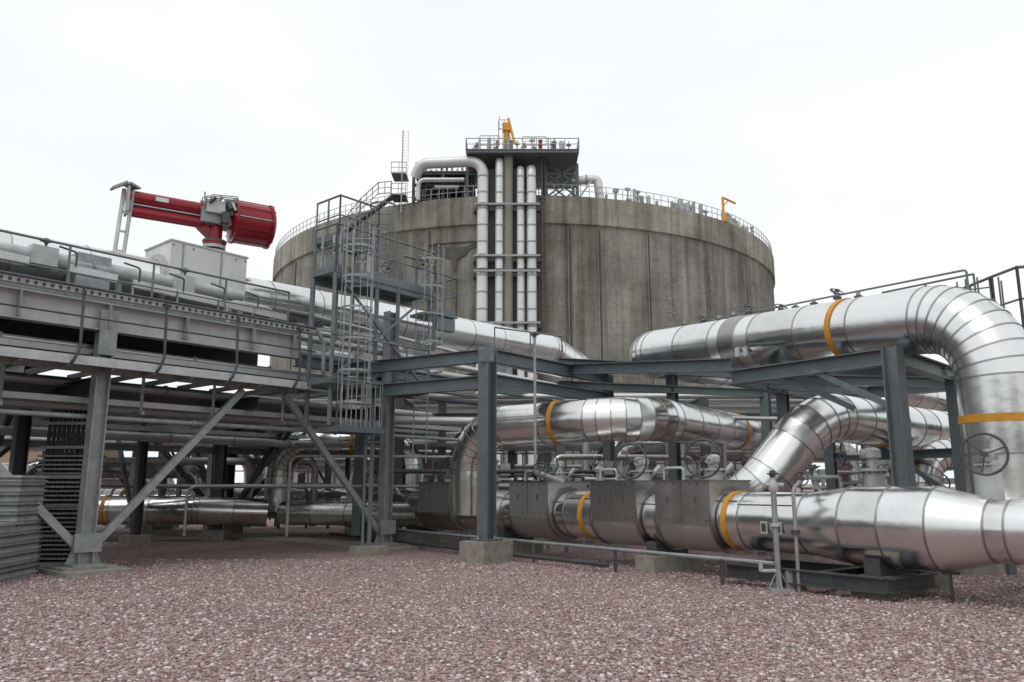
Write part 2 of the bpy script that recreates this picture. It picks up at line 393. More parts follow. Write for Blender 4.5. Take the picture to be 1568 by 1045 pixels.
def risers():
    b=B('tank_riser_pipes'); yy=67.6
    for x,r,t in ((-2.65,.50,30.2),(-1.15,.36,31.2),(.78,.34,30.4),(1.76,.43,30.4)):
        if x<-2:
            b.tube([(-9.0,68.6,29.7),(-8.4,68.2,30.9),(x,yy,30.9),(x,yy,2)],r,TPIPE,R=1.3,seg=20,n=8)
        else:
            b.tube([(x,70,t),(x,yy,t),(x,yy,2)],r,TPIPE,R=.9,seg=18)
        z=3
        while z<30:
            b.fl((x,yy,z),(0,0,1),r+.04,.12,GALV); z+=1.55
        for z in (26.6,21.8,20.5,15.7,9): b.fl((x,yy,z),(0,0,1),r+.1,.22,DARK)
    b.cyl((-.35,yy+.4,2),(-.35,yy+.4,33),.45,CONC,16)
    b.box((-1.9,yy+.95,16),(.95,.08,29),DARK); b.box((.1,yy+.95,16),(.9,.08,29),DARK)  # dark backing sheets added to darken the gaps between risers
    for z in (26.4,21.6,20.2,15.5,13,9,5):
        b.beam((-3.4,yy+.45,z),(2.5,yy+.45,z),.25,.3,DARK)
        for x in(-3.4,-.35,2.5): b.beam((x,yy+.45,z),(x,69.2,z),.2,.25,DARK)
        b.beam((-3.4,yy-.62,z+.15),(2.5,yy-.62,z+.15),.10,.18,GALV)
    b.beam((2.75,yy+.8,2),(2.75,yy+.8,31.5),.55,.12,RUST); b.beam((2.45,yy+.6,2),(2.45,yy+.6,31.5),.08,.08,DARK); b.beam((3.05,yy+.6,2),(3.05,yy+.6,31.5),.08,.08,DARK)
    z=2.5
    while z<31: b.beam((2.45,yy+.5,z),(3.05,yy+.5,z),.05,.05,DARK); z+=.5
    b.done()
risers()
def tanktop():
    b=B('tank_top_platform')
    z=31.6; x0,x1,y0,y1=-4.2,6.1,67.0,76
    b.box(((x0+x1)/2,(y0+y1)/2,z),(x1-x0,y1-y0,.18),SLATE)
    b.ibeam((x0,y0-.1,z-.05),(x1,y0-.1,z-.05),.2,.32,SLATE)
    b.rail([(x0,y1,z+.1),(x0,y0,z+.1),(x1,y0,z+.1),(x1,y1,z+.1)],1.15,1.3,GALVL,.045)
    for x in(x0,-1.5,3.2,x1):
        for y in(68.9+.6,74):
            b.ibeam((x,y,28),(x,y,z-.2),.3,.3,SLATE,up=(0,1,0))
    for zz in(29.2,30.4): b.beam((3.2,69.5,zz),(x1,69.5,zz),.18,.2,SLATE); b.beam((x0,69.5,zz),(-1.5,69.5,zz),.15,.2,SLATE)
    for a,c in(((3.2,28.1),(6.1,30.4)),((3.2,31.5),(6.1,29.3)),((3.2,29.2),(6.1,31.5)),((6.1,28.1),(3.2,30.4))):
        b.beam((a[0],69.4,a[1]),(c[0],69.4,c[1]),.14,.14,SLATE)
        b.beam((a[0],74,a[1]),(c[0],74,c[1]),.14,.14,GALV)
    b.box((-.6,73,29.7),(4,3,2.6),DARK)
    for i in range(40):
        x=random.uniform(x0+.3,x1-.3); h=random.uniform(.7,2.1); y=random.uniform(67.6,70)
        m=random.choice([GALVL,GALV,WHT,DARK,GALVL])
        if i%2: b.cyl((x,y,z),(x,y,z+h),random.uniform(.04,.14),m,10); b.fl((x,y,z+h*.8),(0,0,1),.24,.1,m)
        else: b.box((x,y,z+h/2),(random.uniform(.06,.35),.4,h),m)
    b.box((2.6,67.4,z+.8),(.35,.3,.9),RED)
    b.rail([(-3,68.5,z+1.2),(-1.2,68.5,z+1.2)],1.0,.9,GALVL,.04); b.rail([(1,68.5,z+1.2),(3.2,68.5,z+1.2)],.9,1.1,GALVL,.04)
    b.done()
    c=B('platform_crane')
    x=-.5;y=67.9
    c.cyl((x,y,z),(x,y,z+2.6),.28,YEL,12); c.box((x,y,z+2.7),(.8,.7,.7),ORG); c.beam((x+.15,y-.3,z+3.5),(x+.75,y-.3,z+1.0),.2,.22,ORG)
    c.beam((x,y,z+3.1),(x+.2,y+4,z+3.6),.25,.3,ORG); c.rail([(x-.7,y,z+2.9),(x-.7,y+.8,z+2.9),(x+.3,y+.8,z+2.9)],1.0,.5,GALVL,.035); c.box((x-.75,y+.3,z+2.1),(.1,.6,1.2),WHT)
    for k in(-.75,-.35): c.cyl((x+k,y-.4,z),(x+k,y-.4,z+3.2),.04,GALVL,6)
    c.done()
    d=B('tank_top_equipment_module')
    X0,X1=-9.3,-3.8; Y0,Y1=70.2,75
    for x in(X0,-6.5,X1):
        for y in(Y0,Y1): d.ibeam((x,y,27.9),(x,y,30.8),.28,.28,DARK,up=(0,1,0))
    for zz in(28.2,29.6,30.8):
        for y in(Y0,Y1): d.ibeam((X0,y,zz),(X1,y,zz),.2,.28,DARK)
    d.box((-6.5,73,29.5),(5.2,4,.15),DARK); d.box((-6.2,73.5,28.9),(4,2,1.5),DARK)
    d.box((-6.5,72.6,30.95),(5.6,4.8,.12),DARK); d.box((-6.5,75.1,29.4),(5.4,.1,2.8),DARK)
    for x in range(9): d.cyl((-9+.6*x,71,28.2),(-8.6+.6*x,71,30.9),.06,GALV,6)
    d.tube([(-8.8,69.9,28),(-8.8,69.9,30.0),(-4.5,69.9,30.0)],.22,TPIPE,R=.6); d.cyl((-7.3,70,29.3),(-5,70,29.3),.2,GALVL,10)
    for i in range(9): d.cyl((-8.8+.5*i,71.5,31.0),(-8.8+.5*i,71.5,31.0+random.uniform(.6,1.3)),.12,random.choice([WHT,GALV,DARK]),8)
    d.rail([(-9.2,70.4,31.0),(-3.8,70.4,31.0)],1.0,1.2,GALVL,.035)
    d.ladder((-10.0,69.2,26.5),34.7,(0,-1,0),.5,False,GALV)
    d.beam((-10.3,69.2,26.5),(-10.3,69.2,34.7),.08,.08,GALV)
    for q in(28.3,30.4): d.box((-10.6,70.2,q),(1.4,2,.1),DARK); d.rail([(-11.3,69.2,q),(-9.9,69.2,q)],1.1,.7,GALVL,.04)
    d.rail([V((-11.2,69.0,28.3)),V((-12.6,70.0,28.6)),V((-14.5,71.5,27.6)),V((-16.5,73.2,26.0))],1.2,.8,GALV,.045)
    d.beam((-11,69.3,28.2),(-16.8,73.8,25.8),.5,.2,DARK)
    d.done()
    e=B('tank_top_vent_pipe'); e.tube([(5.6,70,29.9),(7.4,70,30.1),(8.1,70,30.1),(8.3,70,27.6)],.42,TPIPE,R=.9,seg=16,n=8); e.fl((7.0,70,30.05),(1,0,0),.5,.15,GALV); e.beam((6.2,69.6,28),(7.6,69.6,30),.14,.14,GALVL);e.done()
    f=B('davit_crane'); p=V((21.5,76.0,28))
    f.cyl(p,p+V((0,0,2.6)),.13,ORG,10); f.cyl(p+V((0,0,2.6)),p+V((1.4,.4,2.1)),.11,ORG,10); f.cyl(p+V((0,0,1.7)),p+V((.7,.2,2.4)),.06,ORG,8); f.box(p+V((.1,0,.3)),(.5,.4,.6),ORG); f.done()
tanktop()
# ---------------------------------------------------------------- main low pipe
mo=V((8.05,9.0,1.0)); md=V((-.6,.8,0)); mn=V((-.8,-.6,0))
def mp(Y,off=0,z=1.0):
    p=mo+md*((Y-9)/.8)+mn*off; return V((p.x,p.y,z))
rotm=math.atan2(md.y,md.x)
def mainpipe():
    b=B('low_level_pipeline')
    T=lambda Y:(Y-9)/.8
    prof=[(T(8.2),.42),(T(9.2),.42),(T(10.2),.42),(T(10.75),.42),(T(10.95),.43),(T(11.5),.60),(T(12.05),.60),(T(12.55),.60),(T(13.15),.50)]
    y=13.15
    while y<26.5: y+=.92; prof.append((T(y),.5))
    b.lathe(mo,mo+md,prof,CLAD,40,split=True)
    for t,r in prof[1:-1]: b.ring(mo+md*t,md,r+.009,.03,BAND,40)
    for Y in (14.3,17.3,20.3,24.2): b.ring(mp(Y),md,.522,.095,YEL,40)
    end=mp(26.0)
    b.cladpipe([end,end+md*1.8,V((-12,28.2,1.0)),V((-30,28.2,1.0))],.5,R=1.6,seg=28)
    for x in(-8,-13.6,-20): b.ring((x,28.2 if x<-12 else 28.05,1),(1,0,0),.525,.12,YEL,28)
    y=13.2; k=0
    while y<26:
        a=(.62,.75,.55)[k%3]; o=.5*math.cos(a); zz=1+.5*math.sin(a)
        b.beam(mp(y,o,zz),mp(y+.9,o,zz),.02,.02,BAND); y+=.92; k+=1
    for y0,y1 in((14.46,15.5),(15.9,16.95),(18.05,19.2),(21.3,22.6)):
        c=mp((y0+y1)/2,0,1.30); L=(y1-y0)/.8
        b.box(c,(L,1.16,.78),CLADD,rotm)
        b.box(c+V((0,0,.4)),(L+.05,1.2,.03),BAND,rotm)
        b.lathe(mp(y0),mp(y1),[(0,.56),(L*.5,.58),(L,.56)],CLADD,32,split=True)
        for k in(-.5,.5): b.ring(mp((y0+y1)/2)+md*k*L,md,.60,.05,BAND,32)
        b.box(mp((y0+y1)/2,.585,1.33),(.03,.012,.74),BAND,rotm)
        for i in range(7):
            b.box(mp(y0+(y1-y0)*(i+.5)/7,.586,1.64),(.025,.012,.025),DARK,rotm); b.box(mp(y0+(y1-y0)*(i+.5)/7,.586,1.0),(.025,.012,.025),DARK,rotm)
        for k in(.25,.75): b.box(mp(y0+(y1-y0)*k,.592,1.36),(.06,.02,.12),BAND,rotm)
    for Y in(13.4,13.62):
        b.box(mp(Y,.52,.93),(.13,.02,.2),GALVL,rotm); b.box(mp(Y,.532,.93),(.08,.01,.13),DARK,rotm)
    for Y in(9.6,12.2,15.7,19.6,23.2,26):
        b.box(mp(Y,0,.15),(.5,1.3,.3),CONC,rotm); b.box(mp(Y,0,.42),(.25,.9,.28),DARK,rotm)
    for x in(-10,-15,-20): b.box((x,28.2,.25),(.4,1.0,.5),CONC)
    for o in(-.6,.75): b.ibeam(mp(11.9,o,.22),mp(14.1,o,.22),.15,.22,DARK)
    for Y in(11.9,12.8,14.1): b.ibeam(mp(Y,-.6,.22),mp(Y,.75,.22),.15,.2,DARK)
    b.done()
    for Y in(14.75,16.2,18.3,21.6):
        v=B('gate_valve_operator'); v.gate(mp(Y,0,1.68),(-.55,-.8,0),.46,.34 if Y<17 else .27)
        v.cyl(mp(Y,-.1,1.7),mp(Y,-.1,2.0)+V((.3,0,0)),.05,GALVL,8)
        v.tube([mp(Y+.5,.1,1.7),mp(Y+.5,.1,1.95),mp(Y+.9,.1,1.95),mp(Y+.9,.1,1.7)],.025,GALVL,seg=8)
        v.box(mp(Y+.3,.2,1.9),(.18,.12,.2),GALV,rotm); v.done()
    v=B('gate_valve_operator'); v.gate((7.25,12.0,1.75),(-.62,-.75,0),.35,.30); v.cyl((7.25,12,1.2),(7.25,12,1.8),.25,GALVL,16); v.done()
    v=B('gate_valve_operator'); v.gate((6.55,14.4,1.55),(-.9,.2,0),.7,.2); v.done()
    r=B('low_guide_pipe'); r.cyl(mp(13.2,1.05,.42),mp(26,1.05,.42),.035,GALV,8); r.cyl(mp(16,1.25,.14),mp(26,1.25,.14),.045,DARK,8)
    for Y in range(14,26,2): r.beam(mp(Y,1.05,0),mp(Y,1.05,.42),.06,.06,DARK)
    r.done()
mainpipe()
def frontposts():
    b=B('hydrant_post'); p=V((4.16,12.7,0)); U=V((0,0,1))
    b.box(p+U*.02,(.34,.34,.04),GALV); b.cyl(p,p+U*1.5,.045,GALV,12); b.fl(p+U*1.0,(0,0,1),.08,.05,GALVL); b.lathe(p+U*1.5,p+U*2,[(0,.05),(.05,.08),(.14,.08),(.2,.04),(.3,.03)],GALVL,12); b.cyl(p+U*1.62+V((-.12,0,0)),p+U*1.62+V((.16,0,0)),.035,GALVL,8); b.wheel(p+U*1.8,(0,0,1),.08,DARK,4)
    b.cyl(p+U*.3+V((-.25,0,0)),p+U*.3,.03,GALVL,8); b.box(p+U*.35+V((-.27,0,0)),(.05,.06,.12),GALVL)
    for k in(0,math.pi/2,math.pi,-math.pi/2): b.cyl(p+U*.35,p+V((.15*math.cos(k),.15*math.sin(k),.04)),.012,GALV,6)
    b.done()
    c=B('drain_pipe_post'); q=V((4.42,12.55,0))
    c.box(q+U*.15+V((0,.25,0)),(.3,.3,.3),CONC); c.tube([q,q+U*1.55,q+V((.35,.45,1.75)),q+V((1.0,.7,1.75))],.03,GALV,R=.15); c.ring(q+U*.9,(0,0,1),.07,.06,DARK,12); c.wheel(q+V((.5,.5,1.9)),(0,0,1),.1,DARK); c.cyl(q+V((.5,.5,1.75)),q+V((.5,.5,1.9)),.02,DARK,8)
    c.wheel(q+V((.25,.3,1.72)),(-.5,-.8,0),.11,DARK)
    c.done()
    d=B('survey_marker_post'); d.cyl((6.15,11.4,0),(6.15,11.4,.42),.02,DARK,8); d.cyl((6.03,11.4,.4),(6.27,11.4,.4),.02,DARK,8); d.done()
frontposts()
# ---------------------------------------------------------------- elevated pipes
def elev():
    b=B('elevated_pipeline'); A=V((7.62,12.2,4.32)); E=V((3.45,20.9,5.1))
    b.cladpipe([V((7.62,12.2,.9)),A,E,V((9,25.5,5.1))],.58,R=1.15,seg=40,n=9,space=1.3)
    d=(E-A).normalized()
    b.ring(A+d*2.75,d,.604,.11,YEL,40); b.ring((7.62,12.2,2.62),(0,0,1),.604,.12,YEL,40)
    b.ring(A+d*5.6,d,.60,.5,BAND,40)
    b.cladpipe([V((7.62,12.2,1.2)),V((9.6,9.6,1.2))],.55,seg=32)
    for t in(5.0,5.25): b.box(A+d*t+V((-.5,-.25,-.3)),(.12,.03,.2),GALVL,-1.1)
    for t in(2.6,3.1,3.7,4.2,4.6,5.6,6.1,6.6,7.2,7.9):
        p=A+d*t+V((.15,.1,.5)); h=random.uniform(.2,.36)
        b.cyl(p,p+V((0,0,h)),.045,GALV,8); b.fl(p+V((0,0,h*.6)),(0,0,1),.08,.04,DARK)
        if t in(3.1,4.6,5.6,7.2): b.wheel(p+V((0,0,h)),(0.2,-.6,.8),.13,DARK,4)
    b.tube([A+d*.5+V((0.3,.2,.5)),A+d*.5+V((.3,.2,.85)),A+d*8+V((.3,.2,.68))],.02,RAIL)
    b.box((7.4,12.4,3.66),(.6,.5,.1),SLATE)
    b.done()
    c=B('crossover_pipeline')
    c.cladpipe([V((-1.05,20,.9)),V((-1.05,20,3.05)),V((2.9,17.5,3.12)),V((8.0,24.6,3.12))],.5,R=1.35,seg=36,n=8,space=1.1)
    c.ring((1.1,18.64,3.09),(3.95,-2.5,0),.525,.09,YEL,36); c.ring((6.2,22.1,3.12),(5.1,7.1,0),.525,.09,YEL,36)
    c.done()
    e=B('inclined_pipeline')
    e.cladpipe([V((3.2,17.8,.95)),V((4.7,15.9,1.25)),V((6.15,15.9,3.02)),V((9.8,18.9,2.95)),V((13,21.5,2.95))],.5,R=1.3,seg=36,n=7,space=.8)
    e.ring((8.2,17.6,2.98),(3.6,3,0),.525,.09,YEL,36); e.done()
    f=B('vent_pole'); f.cyl((.5,17.0,1.9),(.5,17.0,4.85),.03,GALV,8); f.wheel((.5,17,4.9),(0,0,1),.1,DARK); f.wheel((.6,16.9,1.95),(-.3,-1,0),.15,DARK); f.cyl((.5,17,1.9),(1.1,17.4,1.7),.05,GALVL,8); f.done()
elev()
def frames_steel():
    b=B('pipe_support_frame')
    M1=V((-.55,17.4,0))
    b.ibeam(M1+V((0,0,.45)),M1+V((0,0,4.65)),.3,.3,SLATE,up=(.65,.76,0))
    b.box(M1+V((0,0,.22)),(.95,.7,.45),CONC,.86); b.box(M1+V((0,0,.47)),(.5,.5,.04),SLATE,.86)
    b.box(M1+V((-.02,-.19,4.5)),(.35,.03,.35),SLATE,.0)
    for i in(-1,1):
        for j in(-1,1):
            b.cyl(M1+V((-.02+i*.11,-.22,4.5+j*.11)),M1+V((-.02+i*.11,-.2,4.5+j*.11)),.022,GALV,6); b.cyl(M1+V((i*.18,j*.18,.48)),M1+V((i*.18,j*.18,.56)),.02,GALV,6)
    b.ibeam(M1+V((.1,.1,4.5)),(2.6,21.2,4.5),.22,.3,SLATE); b.ibeam(M1+V((.1,.1,3.95)),(2.6,21.2,3.95),.2,.26,SLATE)
    b.ibeam((1.2,20.3,4.75),(7.2,22.2,4.75),.25,.3,SLATE); b.ibeam((1.2,20.3,4.2),(7.2,22.2,4.2),.2,.2,SLATE)
    b.ibeam(M1+V((-.1,.1,3.9)),(-4.6,19.9,3.9),.2,.3,SLATE); b.ibeam(M1+V((-.1,.1,4.5)),(-4.6,19.9,4.5),.2,.3,SLATE)
    for p in((2.6,21.2),(7.2,22.2),(4.4,21.4)):
        b.ibeam((p[0],p[1],.3),(p[0],p[1],4.6),.24,.24,SLATE,up=(.65,.76,0)); b.box((p[0],p[1],.2),(.8,.8,.4),CONC)
    R=V((6.45,13.1,0))
    b.ibeam(R+V((0,0,.3)),R+V((0,0,3.92)),.26,.26,SLATE,up=(.6,-.8,0)); b.box(R+V((0,0,.2)),(.8,.8,.4),CONC)
    b.ibeam(R+V((-.1,.1,3.76)),(4.5,15.9,3.78),.24,.28,SLATE); b.ibeam(R+V((.1,.1,3.76)),(9.7,16.4,3.76),.24,.28,SLATE)
    b.ibeam((4.5,15.9,3.78),(7.8,19.4,3.78),.24,.28,SLATE); b.ibeam((9.7,16.4,3.76),(7.8,19.4,3.78),.24,.28,SLATE)
    b.ibeam((4.5,15.9,4.05),(1.2,20.3,4.6),.22,.26,SLATE)
    for a,c in(((4.7,16.0,3.78),(9.5,16.5,3.76)),((5.6,17.0,3.78),(8.2,18.0,3.76)),((5.4,14.6,3.78),(8.4,15.0,3.76))): b.ibeam(a,c,.14,.2,SLATE)
    b.beam((6.3,14.4,3.0),(5.2,15.0,3.7),.1,.1,SLATE); b.beam(R+V((0,.1,2.9)),R+V((-.9,1.2,3.7)),.1,.1,SLATE)
    for p in((9.7,16.4),(7.8,19.4),(8.6,15.2),(6.1,17.6)):
        b.ibeam((p[0],p[1],.3),(p[0],p[1],3.7),.22,.22,SLATE,up=(.65,.76,0)); b.box((p[0],p[1],.2),(.7,.7,.4),CONC)
    b.beam((9.7,16.4,1),(7.8,19.4,3.4),.1,.1,SLATE); b.beam((8.6,15.2,3.5),(9.7,16.4,1.2),.1,.1,SLATE)
    b.ibeam((7.8,19.4,2.3),(9.7,16.4,2.3),.16,.2,SLATE); b.ibeam((8.6,15.2,2.2),(9.7,16.4,2.2),.16,.2,SLATE)
    b.rail([(1.3,20.1,4.9),(-.4,17.7,4.65)],.55,1.6,RAIL,.018,toe=False,mid=False)
    b.done()
    p=B('access_platform')
    p.box((8.75,13.2,3.95),(1.2,1.8,.08),SLATE); p.rail([(8.1,14.1,4.0),(8.15,12.9,4.0),(8.2,12.3,4.0),(8.75,12.2,4.0)],1.1,.5,RAIL,.024)
    p.ladder((8.4,13.7,2.2),5.15,(-.5,-.8,0),.42,True,RAIL,2.3)
    for x,y in((8.6,12.4),(8.6,14.0)): p.beam((x,y,.1),(x,y,4.0),.12,.12,SLATE)
    p.rail([(7.1,14.6,4.85),(7.85,12.9,4.75)],.4,.9,RAIL,.018,toe=False,mid=False)
    p.done()
frames_steel()
# ---------------------------------------------------------------- left rack
GO=V((-8.0,15.0,0)); gd=V((.649,.76,0)).normalized(); gn=V((-.76,.649,0)).normalized(); rg=math.atan2(gd.y,gd.x)
def gp(s,o,z): return GO+gd*s+gn*o+V((0,0,z))
def rack():
    b=B('pipe_rack')
    cols=[(-7,.35),(.2,.35),(7.6,.35)]
    for s,o in cols:
        b.ibeam(gp(s,o,.12),gp(s,o,4.62 if s<7 else 6.3),.27,.27,GALV,up=gd)
        b.box(gp(s,o,.06),(1.0,.8,.12),CONC,rg); b.box(gp(s,o,.14),(.55,.5,.04),GALV,rg)
        for k in(-1,1): b.add([gp(s+k*.15,o,.16),gp(s+k*.32,o,.16),gp(s+k*.15,o,.6),gp(s+k*.15,o+.02,.16),gp(s+k*.32,o+.02,.16),gp(s+k*.15,o+.02,.6)],[(0,1,2),(3,5,4),(0,3,4,1),(1,4,5,2)],GALV)
        b.box(gp(s,o-.15,.55),(.5,.03,.35),GALV,rg)
    for s in(-7,.2,7.6):
        for o in(4.4,8.2,12.8):
            if s>7 and o<5: continue
            b.ibeam(gp(s,o,.3),gp(s,o,4.4),.28,.28,DARK,up=gd); b.box(gp(s,o,.2),(.8,.8,.4),CONC,rg)
        b.ibeam(gp(s,.5,3.55),gp(s,12.8,3.55),.25,.35,DARK); b.ibeam(gp(s,.5,4.35),gp(s,12.8,4.35),.25,.3,DARK)
        b.box(gp(s,6.5,.04),(1.2,14,.08),CONC,rg)
    for s in(-3.4,3.8):
        for o in(6.2,10.5): b.ibeam(gp(s,o,.2),gp(s,o,4),.22,.22,DARK,up=gd); b.box(gp(s,o,.15),(.6,.6,.3),CONC,rg)
        b.ibeam(gp(s,.5,3.5),gp(s,12.8,3.5),.2,.3,DARK); b.beam(gp(s,6.3,.5),gp(s,8,3.3),.1,.1,DARK); b.beam(gp(s,10.4,.5),gp(s,8.8,3.3),.1,.1,DARK)
    for s0,z0,s1,z1 in((.38,.5,3.3,3.75),(.02,.5,-3.2,3.75),(7.4,.45,4.4,3.75),(-6.8,.5,-4,3.75)):
        b.beam(gp(s0,.35,z0),gp(s1,.35,z1),.12,.14,GALV)
    for s in(.2,7.6,-7):
        b.beam(gp(s,8.0,.5),gp(s,5.2,3.4),.13,.13,DARK); b.beam(gp(s,8.4,.5),gp(s,11,3.4),.13,.13,DARK)
    for o in(8.2,12.8):
        for s in(.2,7.6): b.beam(gp(s-.15,o,.5),gp(s-3,o,3.5),.13,.13,DARK); b.beam(gp(s+.15,o,.5),gp(s+3,o,3.5),.13,.13,DARK)
    b.ibeam(gp(-9,.35,4.92),gp(4.75,.35,4.92),.26,.56,GALVL,t=.025)
    for s in(-6,-3,-1.4,.2,1.8,3.4,4.5):
        b.box(gp(s,.24,4.92),(.03,.2,.48),GALV,rg)
    b.box(gp(.2,.19,4.6),(.34,.03,.9),GALV,rg)
    b.ibeam(gp(-9,2.2,4.75),gp(4.75,2.2,4.75),.2,.5,DARK); b.ibeam(gp(-9,4.2,4.75),gp(4.75,4.2,4.75),.2,.6,DARK)
    b.ibeam(gp(4.75,.5,4.62),gp(17,.5,4.62),.22,.28,SLATE)
    b.beam(gp(-9,-.25,3.93),gp(4.7,-.25,3.93),.05,.17,GALVL); b.beam(gp(-9,.35,3.9),gp(4.7,.35,3.9),.16,.2,GALV)
    b.box(gp(-2.15,.05,3.99),(13.7,.6,.04),DARK,rg)
    b.ibeam(gp(-9,4.4,3.9),gp(8,4.4,3.9),.2,.4,DARK); b.ibeam(gp(-9,8.2,3.9),gp(8,8.2,3.9),.2,.4,DARK); b.ibeam(gp(-9,12.8,3.6),gp(8,12.8,3.6),.2,.3,DARK)
    b.box(gp(-2.1,2.4,5.2),(13.7,3.6,.05),DARK,rg)
    s=-8.6
    while s<4.7:
        b.beam(gp(s,.5,5.08),gp(s,4.3,5.08),.08,.16,GALV); b.beam(gp(s,-.2,3.86),gp(s,2.0,3.86),.06,.1,GALV); s+=.8
    s=-8.5
    while s<4.8:
        pts=[gp(s-.1,-.05,3.9),gp(s-.1,-.33,3.82),gp(s,-.36,4.15),gp(s,-.28,5.32)]
        b.tube(pts,.028,DARK,R=.12,seg=8)
        b.torus(gp(s,-.30,5.22),gd,.06,.018,DARK,12,5)
        s+=1.6
    b.cyl(gp(-9,-.28,5.32),gp(4.75,-.28,5.32),.03,DARK,8); b.cyl(gp(-9,-.3,4.75),gp(4.75,-.3,4.75),.018,DARK,8)
    b.beam(gp(-9,-.1,5.26),gp(4.75,-.1,5.26),.16,.10,GALVL)
    i=-9
    while i<4.7: b.box(gp(i,-.19,5.26),(.05,.012,.06),DARK,rg); i+=.14
    b.tube([gp(4.75,-.28,5.32),gp(5.0,-.28,5.0),gp(5.0,-.28,4.3),gp(5.4,-.2,3.9)],.05,GALV,R=.3)
    b.rail([gp(-9,1.0,5.28),gp(4.8,1.0,5.28)],1.15,1.7,RAIL,.024)
    b.done()
    t=B('cable_trays')
    for o,z,w in((.9,4.2,.5),(1.6,4.25,.5),(2.6,4.2,.6),(3.4,4.25,.6),(1.2,3.25,.6),(2.2,3.2,.6),(3.4,3.3,.6),(6,3.1,.6),(7,3.1,.6),(9.5,3.2,.6)):
        L=16 if z>4 else 20; c=-1 if z>4 else 1
        t.box(gp(c,o,z),(L,w,.02),GALV,rg)
        for k in(-1,1): t.box(gp(c,o+k*w/2,z+.05),(L,.015,.12),GALVL,rg)
        for j in range(6): t.cyl(gp(c-L/2+.1,o-w*.4+j*w*.15,z+.05),gp(c+L/2-.1,o-w*.4+j*w*.15,z+.05),.03,CABLE,6)
    for s in(-5,-3.2,-1.4,1.2,2.8,4.6,6.2): t.beam(gp(s,.6,3.1),gp(s,3.9,3.1),.06,.08,GALV); t.beam(gp(s,.7,3.1),gp(s,.7,4.0),.05,.05,GALV); t.beam(gp(s,3.8,3.1),gp(s,3.8,4.0),.05,.05,DARK)
    t.done()
    p=B('rack_pipes')
    for o,z,r,m in((1.9,6.3,.16,GALVL),(1.5,5.55,.11,GALVL),(4.0,5.6,.15,CLADD),(.75,4.35,.07,CLADD),(.75,4.1,.05,DARK),(5.2,3.9,.18,CLADD),(6,3.9,.25,CLADD),(6.9,3.9,.14,GALVL),(9,3.9,.3,CLADD),(10,3.9,.2,CLADD),(11,3.9,.22,GALV),(5.5,2.9,.12,GALVL),(7.2,2.7,.1,GALV),(12,3.0,.15,GALVL),(2.0,3.75,.12,CLADD),(2.7,3.7,.15,GALV),(.6,2.95,.05,GALV)):
        p.cyl(gp(-12,o,z),gp(4 if o==1.9 else (9 if z>4.9 else 12),o,z),r,m,14)
        s=-11
        while s<9:
            if not(o==1.9 and s>4): p.fl(gp(s,o,z),gd,r+.025,.05,GALV)
            s+=1.9
    for s in(-2.4,-.6,2.4):
        p.box(gp(s,1.9,6.3),(.5,.45,.4),GALVL,rg); p.wheel(gp(s,1.7,6.62),(0,0,1),.12,DARK); p.cyl(gp(s,1.7,6.4),gp(s,1.7,6.62),.025,DARK,6)
    p.ring(gp(-1.9,1.9,6.3),gd,.19,.1,YEL,16); p.ring(gp(-1.9,1.9,6.3),gd,.18,.3,DARK,16)
    for s in range(-11,5,3): p.beam(gp(s,1.9,5.25),gp(s,1.9,6.2),.1,.1,GALV)
    p.tube([gp(3.4,1.4,5.3),gp(3.4,1.4,6.0),gp(4.6,1.4,6.0),gp(4.6,1.4,5.6),gp(8,1.4,5.6)],.07,CLADD)
    for s,h in((-3.6,.9),(-2.0,.85),(-.3,.8),(1.0,.6),(2.0,.5),(3.0,.4),(3.9,.3)):
        p.beam(gp(s,1.15,5.75+h*.3),gp(s+.95,1.15,5.72+h*.3),.08,.17,WHT); p.cyl(gp(s,1.15,5.3),gp(s,1.15,5.8+h*.3),.028,GALV,6); p.tube([gp(s+.1,1.1,5.8+h*.3),gp(s+.1,1.1,6.1+h*.3),gp(s-.25,1.1,6.15+h*.3)],.02,DARK,seg=6)
    p.tube([gp(5.5,.9,5.9),gp(16,.9,5.4)],.06,CLADD); p.tube([gp(4.9,.6,5.25),gp(17,.6,5.0)],.09,CLADD)
    p.tube([gp(4.9,1.3,5.0),gp(17,1.3,4.9)],.13,CLADD)
    p.done()
    u=B('main_upper_pipeline')
    a=gp(-12,2.75,6.1); e=gp(17.9,2.75,6.9)
    u.cladpipe([a,e,e+V((1.5,4.5,0))],.55,R=1.0,seg=36,space=1.6)
    dd=(e-a).normalized()
    u.fl(a+dd*14.2,dd,.68,.08,GALVL,28); u.fl(a+dd*14.32,dd,.66,.06,GALV,28)
    for s in(-8,-4,0,7,11,15): u.box(gp(s,2.75,5.5),(.25,.7,.9),GALV,rg)
    for s in(8.6,12,15.5):
        u.beam(gp(s,2.75,.2),gp(s,2.75,5.3),.25,.25,SLATE); u.ibeam(gp(s,.5,5.05),gp(s,3.4,5.05),.2,.25,SLATE)
    u.box(gp(.4,2.0,6.15),(.7,.5,.8),GALV,rg)
    u.done()
    v=B('valve_actuator')
    v.box(gp(3.2,2.75,6.72),(2.0,1.35,1.35),WHT,rg); v.box(gp(3.2,2.75,7.41),(2.06,1.4,.04),GALVL,rg); v.box(gp(3.5,2.06,6.72),(.03,.02,1.3),GALV,rg); v.box(gp(2.5,2.06,6.72),(.03,.02,1.3),GALV,rg)
    for k in(2.25,2.5,2.75,3.5,3.9,4.15): v.box(gp(k,2.065,7.3),(.03,.02,.03),DARK,rg)
    ad=V((.843,.537,0)).normalized(); an=V((-ad.y,ad.x,0)); ra=math.atan2(ad.y,ad.x); z=8.5
    cc=lambda s_,oo,zz: V((-7.75,19.6,zz))+ad*s_+an*oo
